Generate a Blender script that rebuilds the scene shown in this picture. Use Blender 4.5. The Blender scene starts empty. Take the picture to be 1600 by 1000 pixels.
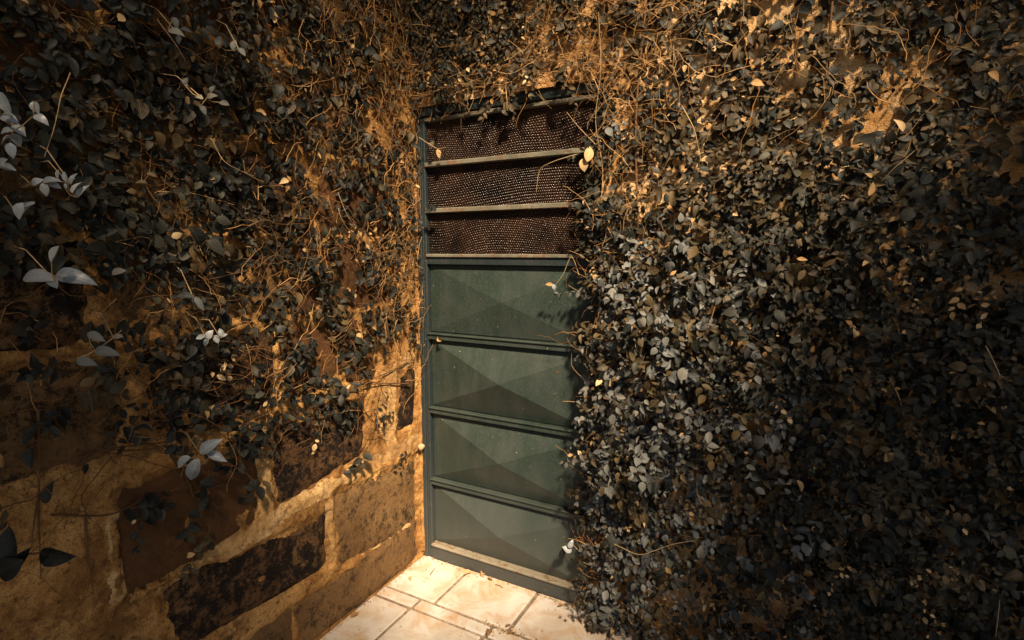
import bpy, math, random
import numpy as np
from mathutils import Matrix, Vector

random.seed(7)
RNG = np.random.default_rng(11)
scene = bpy.context.scene
COL = scene.collection

# ------------------------------------------------------------------ camera
CAM = np.array([1.65, -2.15, 1.602])
F_PX = 841.0
YAW, PITCH = math.radians(28.1), math.radians(7.3)
cam_data = bpy.data.cameras.new("camera")
cam_data.sensor_width = 36.0
cam_data.lens = F_PX / 1600.0 * 36.0
cam_data.clip_start = 0.02
cam_data.clip_end = 200.0
cam = bpy.data.objects.new("camera", cam_data)
cam.location = CAM
cam.rotation_euler = (math.pi / 2 - PITCH, 0.0, YAW)
COL.objects.link(cam)
scene.camera = cam

# ------------------------------------------------------------------ light
SUN_EL, SUN_AZ = math.radians(48.0), math.radians(42.0)   # azimuth from -Y towards +X
world = bpy.data.worlds.new("World")
scene.world = world
world.use_nodes = True
wn = world.node_tree.nodes
wl = world.node_tree.links
wn.clear()
wo = wn.new("ShaderNodeOutputWorld")
bg = wn.new("ShaderNodeBackground")
sky = wn.new("ShaderNodeTexSky")
sky.sky_type = 'NISHITA'
sky.sun_disc = False
sky.sun_elevation = SUN_EL
sky.sun_rotation = math.pi - SUN_AZ
sky.dust_density = 1.0
bg.inputs["Strength"].default_value = 0.05
wl.new(sky.outputs[0], bg.inputs[0])
wl.new(bg.outputs[0], wo.inputs[0])

sun_data = bpy.data.lights.new("sun", 'SUN')
sun_data.energy = 5.0
sun_data.angle = math.radians(5.0)
sun_data.color = (1.0, 0.81, 0.57)
sun = bpy.data.objects.new("sun", sun_data)
sd = Vector((math.cos(SUN_EL) * math.sin(SUN_AZ), -math.cos(SUN_EL) * math.cos(SUN_AZ), math.sin(SUN_EL)))
sun.rotation_euler = sd.to_track_quat('Z', 'Y').to_euler()
sun.location = sd * 20
COL.objects.link(sun)

vs = scene.view_settings
vs.view_transform = 'Standard'
vs.look = 'None'
vs.exposure = 1.15
vs.gamma = 1.0
vs.use_curve_mapping = False
scene.cycles.max_bounces = 4
scene.cycles.diffuse_bounces = 2
scene.cycles.glossy_bounces = 2
scene.cycles.transmission_bounces = 2

# ------------------------------------------------------------------ projection helpers (layout only)
_ax = np.array([-math.sin(YAW) * math.cos(PITCH), math.cos(YAW) * math.cos(PITCH), -math.sin(PITCH)])
_rt = np.array([math.cos(YAW), math.sin(YAW), 0.0])
_up = np.cross(_rt, _ax)
LW = -0.03      # plane of the left wall (x)


def hit(px, py, axis, v):
    d = _ax + _rt * (px - 800) / F_PX - _up * (py - 500) / F_PX
    t = (v - CAM[axis]) / d[axis]
    return CAM + d * t


def proj(P):
    v = np.asarray(P) - CAM
    z = v @ _ax
    zz = np.where(np.abs(z) < 1e-4, 1e-4, z)
    return 800 + F_PX * (v @ _rt) / zz, 500 - F_PX * (v @ _up) / zz, z


# ------------------------------------------------------------------ noise
def lattice(seed):
    return np.random.default_rng(seed).random((64, 64))


def vnoise(u, v, seed):
    L = lattice(seed)
    iu, iv = np.floor(u).astype(int), np.floor(v).astype(int)
    fu, fv = u - iu, v - iv
    fu, fv = fu * fu * (3 - 2 * fu), fv * fv * (3 - 2 * fv)
    a, b = L[iu % 64, iv % 64], L[(iu + 1) % 64, iv % 64]
    c, d = L[iu % 64, (iv + 1) % 64], L[(iu + 1) % 64, (iv + 1) % 64]
    return (a * (1 - fu) + b * fu) * (1 - fv) + (c * (1 - fu) + d * fu) * fv


def fbm(u, v, seed, octv=4):
    s, a, t = 0.0, 1.0, 0.0
    for k in range(octv):
        s = s + a * (vnoise(u * 2 ** k + 5.3 * k, v * 2 ** k + 9.1 * k, seed + k) - 0.5)
        t += a
        a *= 0.5
    return s / t * 2


# ------------------------------------------------------------------ materials
def new_mat(name):
    m = bpy.data.materials.new(name)
    m.use_nodes = True
    nt = m.node_tree
    nt.nodes.clear()
    out = nt.nodes.new("ShaderNodeOutputMaterial")
    b = nt.nodes.new("ShaderNodeBsdfPrincipled")
    nt.links.new(b.outputs[0], out.inputs[0])
    return m, nt, b, out


def nd(nt, t, **kw):
    n = nt.nodes.new(t)
    for k, v in kw.items():
        setattr(n, k, v)
    return n


def noise_n(nt, vec, scale, detail=4, rough=0.55, dist=0.0):
    n = nd(nt, "ShaderNodeTexNoise")
    n.inputs["Scale"].default_value = scale
    n.inputs["Detail"].default_value = detail
    n.inputs["Roughness"].default_value = rough
    n.inputs["Distortion"].default_value = dist
    nt.links.new(vec, n.inputs["Vector"])
    return n.outputs["Fac"]


def ramp(nt, fac, stops):
    r = nd(nt, "ShaderNodeValToRGB")
    el = r.color_ramp.elements
    while len(el) < len(stops):
        el.new(0.5)
    for e, (p, c) in zip(el, stops):
        e.position = p
        e.color = (*c, 1) if not isinstance(c, float) else (c, c, c, 1)
    nt.links.new(fac, r.inputs[0])
    return r.outputs[0]


def mix(nt, fac, a, b, mode='MIX'):
    m = nd(nt, "ShaderNodeMix", data_type='RGBA', blend_type=mode)
    for sock, val in ((0, fac), (6, a), (7, b)):
        if hasattr(val, "is_linked") or hasattr(val, "links"):
            nt.links.new(val, m.inputs[sock])
        elif isinstance(val, (int, float)):
            m.inputs[sock].default_value = val if sock == 0 else (val, val, val, 1)
        else:
            m.inputs[sock].default_value = (*val, 1)
    return m.outputs[2]


def bump(nt, b, height, strength, dist):
    n = nd(nt, "ShaderNodeBump")
    n.inputs["Strength"].default_value = strength
    n.inputs["Distance"].default_value = dist
    nt.links.new(height, n.inputs["Height"])
    nt.links.new(n.outputs[0], b.inputs["Normal"])


def coord(nt, kind="Object"):
    if kind == "World":
        return nd(nt, "ShaderNodeNewGeometry").outputs["Position"]
    return nd(nt, "ShaderNodeTexCoord").outputs[kind]


def mat_plaster(name, dark, mid, light, blot, seed=0.0, stain=0.55):
    m, nt, b, o = new_mat(name)
    v = coord(nt, "World")
    mp = nd(nt, "ShaderNodeMapping")
    mp.inputs["Location"].default_value = (seed, seed * 1.7, seed * .6)
    nt.links.new(v, mp.inputs[0])
    v = mp.outputs[0]
    big = noise_n(nt, v, 3.6, 8, 0.68, 0.3)
    medi = noise_n(nt, v, 14, 8, 0.72, 0.2)
    fine = noise_n(nt, v, 60, 6, 0.75)
    speck = noise_n(nt, v, 210, 3, 0.6)
    c = ramp(nt, big, [(0.36, dark), (0.5, mid), (0.62, light)])
    c = mix(nt, ramp(nt, medi, [(0.36, 0.75), (0.50, 0.0)]), c, dark)
    c = mix(nt, ramp(nt, medi, [(0.52, 0.0), (0.66, 0.7)]), c, light)
    c = mix(nt, ramp(nt, fine, [(0.36, 0.85), (0.48, 0.0)]), c, blot)
    st = noise_n(nt, v, 6.0, 10, 0.78, 0.6)
    c = mix(nt, ramp(nt, st, [(stain, 0.0), (stain + .09, 0.85)]), c, blot)
    c = mix(nt, ramp(nt, speck, [(0.56, 0.0), (0.66, 0.8)]), c, dark)
    c = mix(nt, ramp(nt, speck, [(0.30, 0.5), (0.38, 0.0)]), c, light)
    nt.links.new(c, b.inputs["Base Color"])
    b.inputs["Roughness"].default_value = 0.92
    b.inputs["Specular IOR Level"].default_value = 0.15
    h = mix(nt, 0.4, mix(nt, 0.5, medi, fine), speck)
    bump(nt, b, h, 1.0, 0.012)
    return m


MORTAR = mat_plaster("ochre_mortar", (0.20, 0.090, 0.027), (0.42, 0.208, 0.064), (0.64, 0.355, 0.122), (0.085, 0.040, 0.015), 0.0, 0.545)
PALE_MORTAR = mat_plaster("pale_pointing", (0.34, 0.18, 0.065), (0.58, 0.34, 0.135), (0.74, 0.49, 0.23), (0.18, 0.085, 0.03), 2.0, 0.60)
PLASTER = mat_plaster("cream_plaster", (0.48, 0.23, 0.07), (0.75, 0.43, 0.18), (0.90, 0.65, 0.37), (0.24, 0.11, 0.04), 4.0, 0.62)


def mat_stone(name, base, alt, blackness, seed, specks=0.35):
    m, nt, b, o = new_mat(name)
    v = coord(nt, "World")
    mp = nd(nt, "ShaderNodeMapping")
    mp.inputs["Location"].default_value = (seed, seed * 2.1, seed)
    nt.links.new(v, mp.inputs[0])
    v = mp.outputs[0]
    big = noise_n(nt, v, 5, 5, 0.6, 0.5)
    fine = noise_n(nt, v, 75, 7, 0.78)
    moss = noise_n(nt, v, 17, 12, 0.85, 0.25)
    c = ramp(nt, big, [(0.32, base), (0.66, alt)])
    c = mix(nt, ramp(nt, fine, [(0.38, 0.5), (0.62, 0.0)]), c, tuple(x * .45 for x in base))
    c = mix(nt, ramp(nt, moss, [(0.60 - blackness * .22, 0.0), (0.66 - blackness * .20, min(1.0, .35 + blackness))]), c, (0.012, 0.008, 0.006))
    sp = noise_n(nt, v, 95, 4, 0.7)
    c = mix(nt, ramp(nt, sp, [(0.66, 0.0), (0.72, specks)]), c, tuple(min(1, x * 3.2) for x in alt))
    nt.links.new(c, b.inputs["Base Color"])
    b.inputs["Roughness"].default_value = 0.85
    b.inputs["Specular IOR Level"].default_value = 0.2
    bump(nt, b, mix(nt, 0.5, fine, moss), 1.0, 0.016 if blackness > .4 else .005)
    return m


STONE_SMOOTH = mat_stone("smooth_brown_stone", (0.085, 0.037, 0.014), (0.145, 0.066, 0.024), 0.12, 2.0)
STONE_BLACK = mat_stone("lichen_blackened_stone", (0.12, 0.055, 0.021), (0.26, 0.135, 0.055), 0.72, 5.0)
STONE_MID = mat_stone("weathered_tan_stone", (0.19, 0.10, 0.038), (0.31, 0.175, 0.07), 0.48, 8.0)
STONE_PLINTH = mat_stone("worn_plinth_stone", (0.19, 0.10, 0.038), (0.29, 0.16, 0.064), 0.42, 12.0)


def mat_tile():
    m, nt, b, o = new_mat("cream_floor_tile")
    v = coord(nt, "World")
    big = noise_n(nt, v, 4.5, 6, 0.62, 0.6)
    fine = noise_n(nt, v, 70, 5, 0.7)
    orng = noise_n(nt, v, 6.5, 7, 0.68, 0.8)
    oi = nd(nt, "ShaderNodeObjectInfo").outputs["Random"]
    c = ramp(nt, big, [(0.3, (0.58, 0.49, 0.41)), (0.6, (0.76, 0.71, 0.65))])
    c = mix(nt, ramp(nt, orng, [(0.46, 0.0), (0.64, 0.8)]), c, (0.55, 0.33, 0.16))
    c = mix(nt, ramp(nt, fine, [(0.60, 0.0), (0.72, 0.35)]), c, (0.42, 0.27, 0.15))
    c = mix(nt, ramp(nt, oi, [(0.0, 0.0), (1.0, 0.25)]), c, (0.60, 0.44, 0.28))
    nt.links.new(c, b.inputs["Base Color"])
    b.inputs["Roughness"].default_value = 0.7
    b.inputs["Specular IOR Level"].default_value = 0.3
    bump(nt, b, mix(nt, .5, fine, big), 0.35, 0.004)
    return m


TILE = mat_tile()
GROUT = mat_plaster("grey_brown_grout", (0.20, 0.14, 0.10), (0.36, 0.27, 0.19), (0.46, 0.36, 0.27), (0.08, 0.05, 0.03), 9.0, 0.58)


def mat_paint(name, base, dust, rust_amt, dust_amt=0.55, rough=0.42):
    m, nt, b, o = new_mat(name)
    v = coord(nt, "World")
    mp = nd(nt, "ShaderNodeMapping")
    mp.inputs["Scale"].default_value = (1, 1, 0.35)
    nt.links.new(v, mp.inputs[0])
    streak = noise_n(nt, mp.outputs[0], 9, 7, 0.65)
    fine = noise_n(nt, v, 120, 6, 0.75)
    blot = noise_n(nt, v, 5, 6, 0.6, 0.5)
    chips = noise_n(nt, v, 62, 4, 0.65)
    c = mix(nt, ramp(nt, blot, [(0.3, 0.0), (0.7, 1.0)]), base, tuple(x * 1.35 for x in base))
    c = mix(nt, ramp(nt, streak, [(0.40, 0.0), (0.70, dust_amt)]), c, dust)
    c = mix(nt, ramp(nt, fine, [(0.50, 0.0), (0.66, 0.45)]), c, dust)
    sz = nd(nt, "ShaderNodeSeparateXYZ")
    nt.links.new(v, sz.inputs[0])
    ad = nd(nt, "ShaderNodeMath", operation='MULTIPLY_ADD')      # mixes in a paler grey, most near the ground
    nt.links.new(blot, ad.inputs[0])
    ad.inputs[1].default_value = 0.5
    nt.links.new(sz.outputs[2], ad.inputs[2])
    c = mix(nt, ramp(nt, ad.outputs[0], [(0.20, 0.75), (0.90, 0.0)]), c, tuple(x * 1.35 for x in dust))
    c = mix(nt, ramp(nt, chips, [(0.70, 0.0), (0.72, 0.8)]), c, (0.42, 0.36, 0.27))
    rs = noise_n(nt, v, 30, 6, 0.7, .5)
    c = mix(nt, ramp(nt, rs, [(0.66 - rust_amt, 0.0), (0.74 - rust_amt, 0.85)]), c, (0.16, 0.08, 0.035))
    nt.links.new(c, b.inputs["Base Color"])
    nt.links.new(ramp(nt, fine, [(0.3, rough), (0.7, rough + .25)]), b.inputs["Roughness"])
    b.inputs["Specular IOR Level"].default_value = 0.4
    bump(nt, b, mix(nt, .5, fine, blot), 0.3, 0.006)
    return m


PAINT = mat_paint("dusty_green_paint", (0.017, 0.029, 0.022), (0.070, 0.075, 0.067), 0.0)
PAINT_FRAME = mat_paint("dark_green_frame_paint", (0.014, 0.022, 0.024), (0.055, 0.056, 0.05), 0.04, .35, .38)
PAINT_WORN = mat_paint("worn_bar_paint", (0.10, 0.095, 0.07), (0.25, 0.21, 0.15), 0.14, .8, .6)


def mat_glass():
    m, nt, b, o = new_mat("dark_hammered_glass")
    v = coord(nt, "World")
    n = noise_n(nt, v, 4, 5, 0.6, .5)
    d = noise_n(nt, v, 60, 5, 0.7)
    c = ramp(nt, n, [(0.35, (0.008, 0.005, 0.004)), (0.65, (0.042, 0.020, 0.011))])
    c = mix(nt, ramp(nt, d, [(0.60, 0.0), (0.75, 0.5)]), c, (0.10, 0.05, 0.02))
    nt.links.new(c, b.inputs["Base Color"])
    nt.links.new(ramp(nt, d, [(0.3, 0.11), (0.7, 0.24)]), b.inputs["Roughness"])
    b.inputs["Specular IOR Level"].default_value = 0.14
    return m


GLASS = mat_glass()


def mat_leaf(name, cols, rough, spec, vein, under):
    """cols: stops over a per-leaf random value"""
    m, nt, b, o = new_mat(name)
    geo = nd(nt, "ShaderNodeNewGeometry")
    oi = nd(nt, "ShaderNodeObjectInfo")
    s = nd(nt, "ShaderNodeMath", operation='ADD')
    nt.links.new(geo.outputs["Random Per Island"], s.inputs[0])
    nt.links.new(oi.outputs["Random"], s.inputs[1])
    fr = nd(nt, "ShaderNodeMath", operation='FRACT')
    nt.links.new(s.outputs[0], fr.inputs[0])
    c = ramp(nt, fr.outputs[0], cols)
    uv = nd(nt, "ShaderNodeUVMap").outputs[0]
    sep = nd(nt, "ShaderNodeSeparateXYZ")
    nt.links.new(uv, sep.inputs[0])
    a = nd(nt, "ShaderNodeMath", operation='ABSOLUTE')
    sub = nd(nt, "ShaderNodeMath", operation='SUBTRACT')
    nt.links.new(sep.outputs[0], sub.inputs[0])
    sub.inputs[1].default_value = 0.5
    nt.links.new(sub.outputs[0], a.inputs[0])
    mid = ramp(nt, a.outputs[0], [(0.0, 1.0), (0.05, 0.0)])
    # side veins: v - |u| bands
    sv = nd(nt, "ShaderNodeMath", operation='MULTIPLY_ADD')
    nt.links.new(a.outputs[0], sv.inputs[0])
    sv.inputs[1].default_value = -0.55
    nt.links.new(sep.outputs[1], sv.inputs[2])
    sm = nd(nt, "ShaderNodeMath", operation='MULTIPLY')
    nt.links.new(sv.outputs[0], sm.inputs[0])
    sm.inputs[1].default_value = 7.0
    sf = nd(nt, "ShaderNodeMath", operation='FRACT')
    nt.links.new(sm.outputs[0], sf.inputs[0])
    side = ramp(nt, sf.outputs[0], [(0.0, 0.6), (0.16, 0.0)])
    veins = mix(nt, 1.0, mid, side, 'ADD')
    v = coord(nt, "World")
    blot = noise_n(nt, v, 90, 4, 0.6)
    c = mix(nt, ramp(nt, blot, [(0.45, 0.0), (0.75, 0.4)]), c, tuple(min(1, x) for x in vein))
    vv = nd(nt, "ShaderNodeMath", operation='MULTIPLY')
    nt.links.new(veins, vv.inputs[0])
    vv.inputs[1].default_value = 0.6 if 'pale' in name else 0.45
    c = mix(nt, vv.outputs[0], c, vein)
    c = mix(nt, geo.outputs["Backfacing"], c, under)
    nt.links.new(c, b.inputs["Base Color"])
    b.inputs["Roughness"].default_value = rough
    b.inputs["Specular IOR Level"].default_value = spec
    bump(nt, b, veins, 0.25, 0.002)
    tr = nd(nt, "ShaderNodeBsdfTranslucent")
    nt.links.new(c, tr.inputs[0])
    mx = nd(nt, "ShaderNodeMixShader")
    mx.inputs[0].default_value = 0.12
    nt.links.new(b.outputs[0], mx.inputs[1])
    nt.links.new(tr.outputs[0], mx.inputs[2])
    nt.links.new(mx.outputs[0], o.inputs[0])
    return m


LEAF_MATS = [
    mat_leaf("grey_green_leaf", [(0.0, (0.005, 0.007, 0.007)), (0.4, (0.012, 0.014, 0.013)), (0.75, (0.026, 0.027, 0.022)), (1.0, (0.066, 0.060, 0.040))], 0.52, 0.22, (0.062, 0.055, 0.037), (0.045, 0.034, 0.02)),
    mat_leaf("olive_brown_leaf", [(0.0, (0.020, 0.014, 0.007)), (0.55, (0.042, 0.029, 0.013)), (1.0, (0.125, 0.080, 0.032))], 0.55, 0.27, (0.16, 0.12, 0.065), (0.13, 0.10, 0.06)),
    mat_leaf("dead_tan_leaf", [(0.0, (0.26, 0.115, 0.032)), (0.5, (0.42, 0.24, 0.09)), (1.0, (0.62, 0.44, 0.24))], 0.7, 0.25, (0.60, 0.42, 0.22), (0.5, 0.32, 0.15)),
    mat_leaf("silvery_pale_leaf", [(0.0, (0.20, 0.22, 0.23)), (0.5, (0.29, 0.31, 0.32)), (1.0, (0.42, 0.42, 0.40))], 0.32, 0.7, (0.5, 0.5, 0.48), (0.34, 0.35, 0.34)),  # sky sheen put into the base colour; pale leaves use it too
    mat_leaf("lit_grey_leaf", [(0.0, (0.04, 0.044, 0.045)), (0.4, (0.09, 0.095, 0.093)), (0.8, (0.15, 0.15, 0.137)), (1.0, (0.22, 0.20, 0.16))], 0.55, 0.4, (0.20, 0.19, 0.16), (0.12, 0.105, 0.075)),  # brightness of lit leaves put into the base colour
]


def mat_wood(name, a, bcol):
    m, nt, b, o = new_mat(name)
    v = coord(nt, "World")
    n = noise_n(nt, v, 25, 5, 0.6)
    geo = nd(nt, "ShaderNodeNewGeometry")
    c = mix(nt, geo.outputs["Random Per Island"], a, bcol)
    c = mix(nt, ramp(nt, n, [(0.4, 0.0), (0.7, 0.6)]), c, tuple(x * .4 for x in a))
    nt.links.new(c, b.inputs["Base Color"])
    b.inputs["Roughness"].default_value = 0.85
    b.inputs["Specular IOR Level"].default_value = 0.2
    return m


BARK = mat_wood("brown_vine_bark", (0.085, 0.042, 0.02), (0.20, 0.10, 0.042))
DRYTWIG = mat_wood("dry_orange_twig", (0.32, 0.13, 0.036), (0.60, 0.36, 0.15))
PALETWIG = mat_wood("pale_twig", (0.34, 0.22, 0.11), (0.55, 0.38, 0.2))
STRAW = mat_wood("pale_debris", (0.40, 0.26, 0.13), (0.68, 0.52, 0.33))


# ------------------------------------------------------------------ object helpers
def mesh_from(name, verts, faces, mats, mat_idx=None, smooth=False, uvs=None):
    me = bpy.data.meshes.new(name)
    me.from_pydata([tuple(v) for v in np.asarray(verts, float).tolist()], [], faces if isinstance(faces, list) else faces.tolist())
    for m in (mats if isinstance(mats, (list, tuple)) else [mats]):
        me.materials.append(m)
    if mat_idx is not None:
        me.polygons.foreach_set("material_index", np.asarray(mat_idx, np.int32))
    if smooth:
        me.polygons.foreach_set("use_smooth", np.ones(len(me.polygons), bool))
    if uvs is not None:
        ul = me.uv_layers.new(name="UVMap")
        li = np.empty(len(me.loops), np.int32)
        me.loops.foreach_get("vertex_index", li)
        ul.data.foreach_set("uv", np.asarray(uvs, np.float32)[li].ravel())
    me.update()
    return me


def link(name, data, parent=None, label=None, cat=None, group=None, kind=None, loc=None):
    o = bpy.data.objects.new(name, data)
    COL.objects.link(o)
    if parent is not None:
        o.parent = parent
    if loc is not None:
        o.location = loc
    for k, v in (("label", label), ("category", cat), ("group", group), ("kind", kind)):
        if v:
            o[k] = v
    return o


def empty(name, loc, label, cat, group=None):
    o = link(name, None, None, label, cat, group, "thing")
    o.location = loc
    o.empty_display_size = 0.1
    bpy.context.view_layer.update()
    return o


def part(name, verts, faces, mats, parent, label=None, kind=None, smooth=False, mat_idx=None, uvs=None):
    """verts in world space; stored relative to the parent's origin (parents are never rotated)"""
    off = np.zeros(3)
    p = parent
    while p is not None:
        off += np.array(p.location)
        p = p.parent
    me = mesh_from(name, np.asarray(verts, float) - off, faces, mats, mat_idx, smooth, uvs)
    return link(name, me, parent, label, None, None, kind)


BOXF = [(0, 3, 2, 1), (4, 5, 6, 7), (0, 1, 5, 4), (1, 2, 6, 5), (2, 3, 7, 6), (3, 0, 4, 7)]


def box(x0, x1, y0, y1, z0, z1, j=0.0):
    v = np.array([(x0, y0, z0), (x1, y0, z0), (x1, y1, z0), (x0, y1, z0), (x0, y0, z1), (x1, y0, z1), (x1, y1, z1), (x0, y1, z1)], float)
    if j:
        v += RNG.uniform(-j, j, v.shape)
    return v, list(BOXF)


def join(parts):
    V, Fs, n = [], [], 0
    for v, f in parts:
        V.append(np.asarray(v, float))
        Fs += [tuple(i + n for i in q) for q in f]
        n += len(v)
    return np.concatenate(V), Fs


def bevel_box(x0, x1, y0, y1, z0, z1, b):
    """box chamfered along all edges (24 verts)"""
    xs, ys, zs = (x0, x1), (y0, y1), (z0, z1)
    idx, V = {}, []
    for i in (0, 1):
        for j in (0, 1):
            for k in (0, 1):
                for a in range(3):
                    p = [xs[i], ys[j], zs[k]]
                    for q, s in ((0, i), (1, j), (2, k)):
                        if q != a:
                            p[q] += b if s == 0 else -b
                    idx[i, j, k, a] = len(V)
                    V.append(p)
    Fc = []

    def quad(lst):
        P = np.array([V[i] for i in lst])
        c = P.mean(0) - np.array([(x0 + x1) / 2, (y0 + y1) / 2, (z0 + z1) / 2])
        n = np.cross(P[1] - P[0], P[2] - P[0])
        Fc.append(tuple(lst) if n @ c > 0 else tuple(reversed(lst)))
    for a in range(3):
        o1, o2 = [q for q in range(3) if q != a]
        for s in (0, 1):
            L = []
            for t1, t2 in ((0, 0), (1, 0), (1, 1), (0, 1)):
                k = [0, 0, 0]
                k[a], k[o1], k[o2] = s, t1, t2
                L.append(idx[k[0], k[1], k[2], a])
            quad(L)
    for a in range(3):
        o1, o2 = [q for q in range(3) if q != a]
        for t1 in (0, 1):
            for t2 in (0, 1):
                k0, k1 = [0, 0, 0], [0, 0, 0]
                k0[o1] = k1[o1] = t1
                k0[o2] = k1[o2] = t2
                k1[a] = 1
                quad([idx[(*k0, o1)], idx[(*k1, o1)], idx[(*k1, o2)], idx[(*k0, o2)]])
    for i in (0, 1):
        for j in (0, 1):
            for k in (0, 1):
                quad([idx[i, j, k, 0], idx[i, j, k, 1], idx[i, j, k, 2]])
    return np.array(V), Fc


def grid_faces(nu, nv, flip=False):
    i = np.arange(nu - 1)[:, None] * nv + np.arange(nv - 1)[None, :]
    q = np.stack([i, i + nv, i + nv + 1, i + 1], -1).reshape(-1, 4)
    return (q[:, ::-1] if flip else q)


# ------------------------------------------------------------------ floor
floor = link("floor", mesh_from("floor", *(lambda b: (b[0], b[1]))(box(-0.35, 5.2, -6.5, 0.25, -0.12, -0.009)), GROUT), kind="structure")
_tile_cache = {}


def tile(x0, x1, y0, y1):
    g = 0.0085
    w, d = round(x1 - x0 - 2 * g, 3), round(y1 - y0 - 2 * g, 3)
    if (w, d) not in _tile_cache:
        v, f = bevel_box(0, w, 0, d, -0.03, 0, 0.004)
        _tile_cache[w, d] = mesh_from("tile", v, f, TILE)
    o = link("tile", _tile_cache[w, d], floor)
    o.location = (x0 + g, y0 + g, random.uniform(-0.002, 0.0015))
    o.rotation_euler = (random.uniform(-.003, .003), random.uniform(-.003, .003), random.uniform(-.004, .004))


row_defs = [(-0.303, 0.10, [-0.035, 0.258]), (-0.378, -0.303, [-0.035, 0.186, 0.572])]
yy = -0.378
k = 0
while yy > -4.2:
    row_defs.append((yy - 0.385, yy, [-0.035, 0.182 if k % 2 == 0 else 0.36]))
    yy -= 0.385
    k += 1
for y0, y1, xs in row_defs:
    xs = list(xs)
    while xs[-1] < 3.9:
        xs.append(xs[-1] + 0.386)
    for a, b_ in zip(xs[:-1], xs[1:]):
        tile(a, b_, y0, y1)

# ------------------------------------------------------------------ left stone wall
lw = empty("stone_wall", (LW - 0.02, -1.2, 0.0), "rough wall of brown stone blocks and ochre mortar left of the door", "wall")
PX = lambda *p: hit(p[0], p[1], 0, LW)[1:]
stones = [   # corners (y, z): left-bottom, right-bottom, right-top, left-top
    ([PX(198, 938), PX(404, 816), PX(398, 700), PX(186, 770)], STONE_SMOOTH, 0.003, "large smooth dark brown block"),
    ([PX(438, 790), PX(566, 708), PX(572, 622), PX(436, 668)], STONE_BLACK, 0.004, "block blackened by lichen under the ivy"),
    ([PX(282, 1018), PX(512, 882), PX(509, 806), PX(262, 922)], STONE_BLACK, 0.005, "long mottled black block above the floor"),
    ([PX(534, 888), PX(650, 814), PX(650, 718), PX(528, 776)], STONE_MID, 0.004, "tan block in the corner by the door"),
]
zf = 0.012
stones += [
    ([(-0.80, zf), (-0.05, zf), (-0.06, 0.20), (-0.81, 0.195)], STONE_PLINTH, 0.008, None),
    ([(-1.45, zf), (-0.83, zf), (-0.84, 0.19), (-1.46, 0.20)], STONE_PLINTH, 0.006, None),
    ([(-2.2, zf), (-1.48, zf), (-1.49, 0.20), (-2.2, 0.20)], STONE_PLINTH, 0.006, None),
    ([PX(627, 668), PX(644, 662), PX(646, 584), PX(628, 590)], STONE_BLACK, 0.002, None),
]
rs = np.random.default_rng(5)
z = 1.03
while z < 3.3:
    h = rs.uniform(0.26, 0.33)
    y = -0.04 - rs.uniform(0, .3)
    while y > -2.4:
        w = rs.uniform(0.38, 0.62)
        mt = [STONE_MID, STONE_BLACK, STONE_SMOOTH, STONE_MID][rs.integers(4)]
        stones.append(([(y - w, z), (y - .03, z), (y - .03, z + h - .03), (y - w, z + h - .03)], mt, rs.uniform(-.006, .002), None))
        y -= w + rs.uniform(.02, .05)
    z += h + .02


def quad_sdf(P, Y, Z):
    P = np.asarray(P, float)
    d = np.full(Y.shape, 9.0)
    for a, b_ in zip(P, np.roll(P, -1, 0)):
        e = b_ - a
        n = np.array([-e[1], e[0]]) / np.hypot(*e)
        d = np.minimum(d, (Y - a[0]) * n[0] + (Z - a[1]) * n[1])
    return d


PALE_LINES = [([PX(648, 690), PX(560, 735), PX(500, 770), PX(440, 800), PX(400, 830), PX(330, 872), PX(285, 893)], .034),
              ([PX(186, 930), PX(183, 880), PX(178, 815)], .014), ([PX(520, 870), PX(514, 790)], .02), ([PX(418, 790), PX(416, 740), PX(425, 690)], .018),
              ([PX(610, 700), PX(602, 640), PX(612, 590)], .05), ([PX(600, 590), PX(640, 560)], .03), ([PX(648, 818), PX(560, 872)], .008)]


def mortar_grid(y0, y1, z0, z1, ny, nz, name):
    Y, Z = np.meshgrid(np.linspace(y0, y1, ny), np.linspace(z0, z1, nz), indexing='ij')
    edge = fbm(Y * 8, Z * 8, 21, 4) * 0.034 + fbm(Y * 26, Z * 26, 25, 5) * 0.022
    film = fbm(Y * 6 + 3, Z * 6, 51, 5)
    H = np.full(Y.shape, 0.004)
    for P, mt, pr, lb in stones:
        s = quad_sdf(P, Y, Z) + edge + 0.016
        t = np.clip(s / 0.036 + 0.5, 0, 1)
        t = t * np.clip(1.25 - 2.2 * np.clip(film - .18, 0, 1), .2, 1)
        H = np.minimum(H, 0.004 - t * 0.017)
    H = H + fbm(Y * 5, Z * 5, 31, 4) * 0.008 + fbm(Y * 28, Z * 28, 35, 4) * 0.006
    H = np.clip(H, -.022, .02)
    # a later, paler pointing mortar smeared along the main joints
    dmin = np.full(Y.shape, 9.0)
    for line, wd in PALE_LINES:
        for a_, b_ in zip(line[:-1], line[1:]):
            a_, b_ = np.asarray(a_), np.asarray(b_)
            e = b_ - a_
            tt = np.clip(((Y - a_[0]) * e[0] + (Z - a_[1]) * e[1]) / (e @ e), 0, 1)
            dmin = np.minimum(dmin, np.hypot(Y - a_[0] - tt * e[0], Z - a_[1] - tt * e[1]) - wd)
    pale = (dmin + fbm(Y * 14, Z * 14, 55, 5) * .035 < 0)[:-1, :-1]
    part(name, np.stack([LW + H, Y, Z], -1).reshape(-1, 3), grid_faces(ny, nz, False), [MORTAR, PALE_MORTAR], lw, smooth=True, mat_idx=pale.ravel().astype(int))


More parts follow.
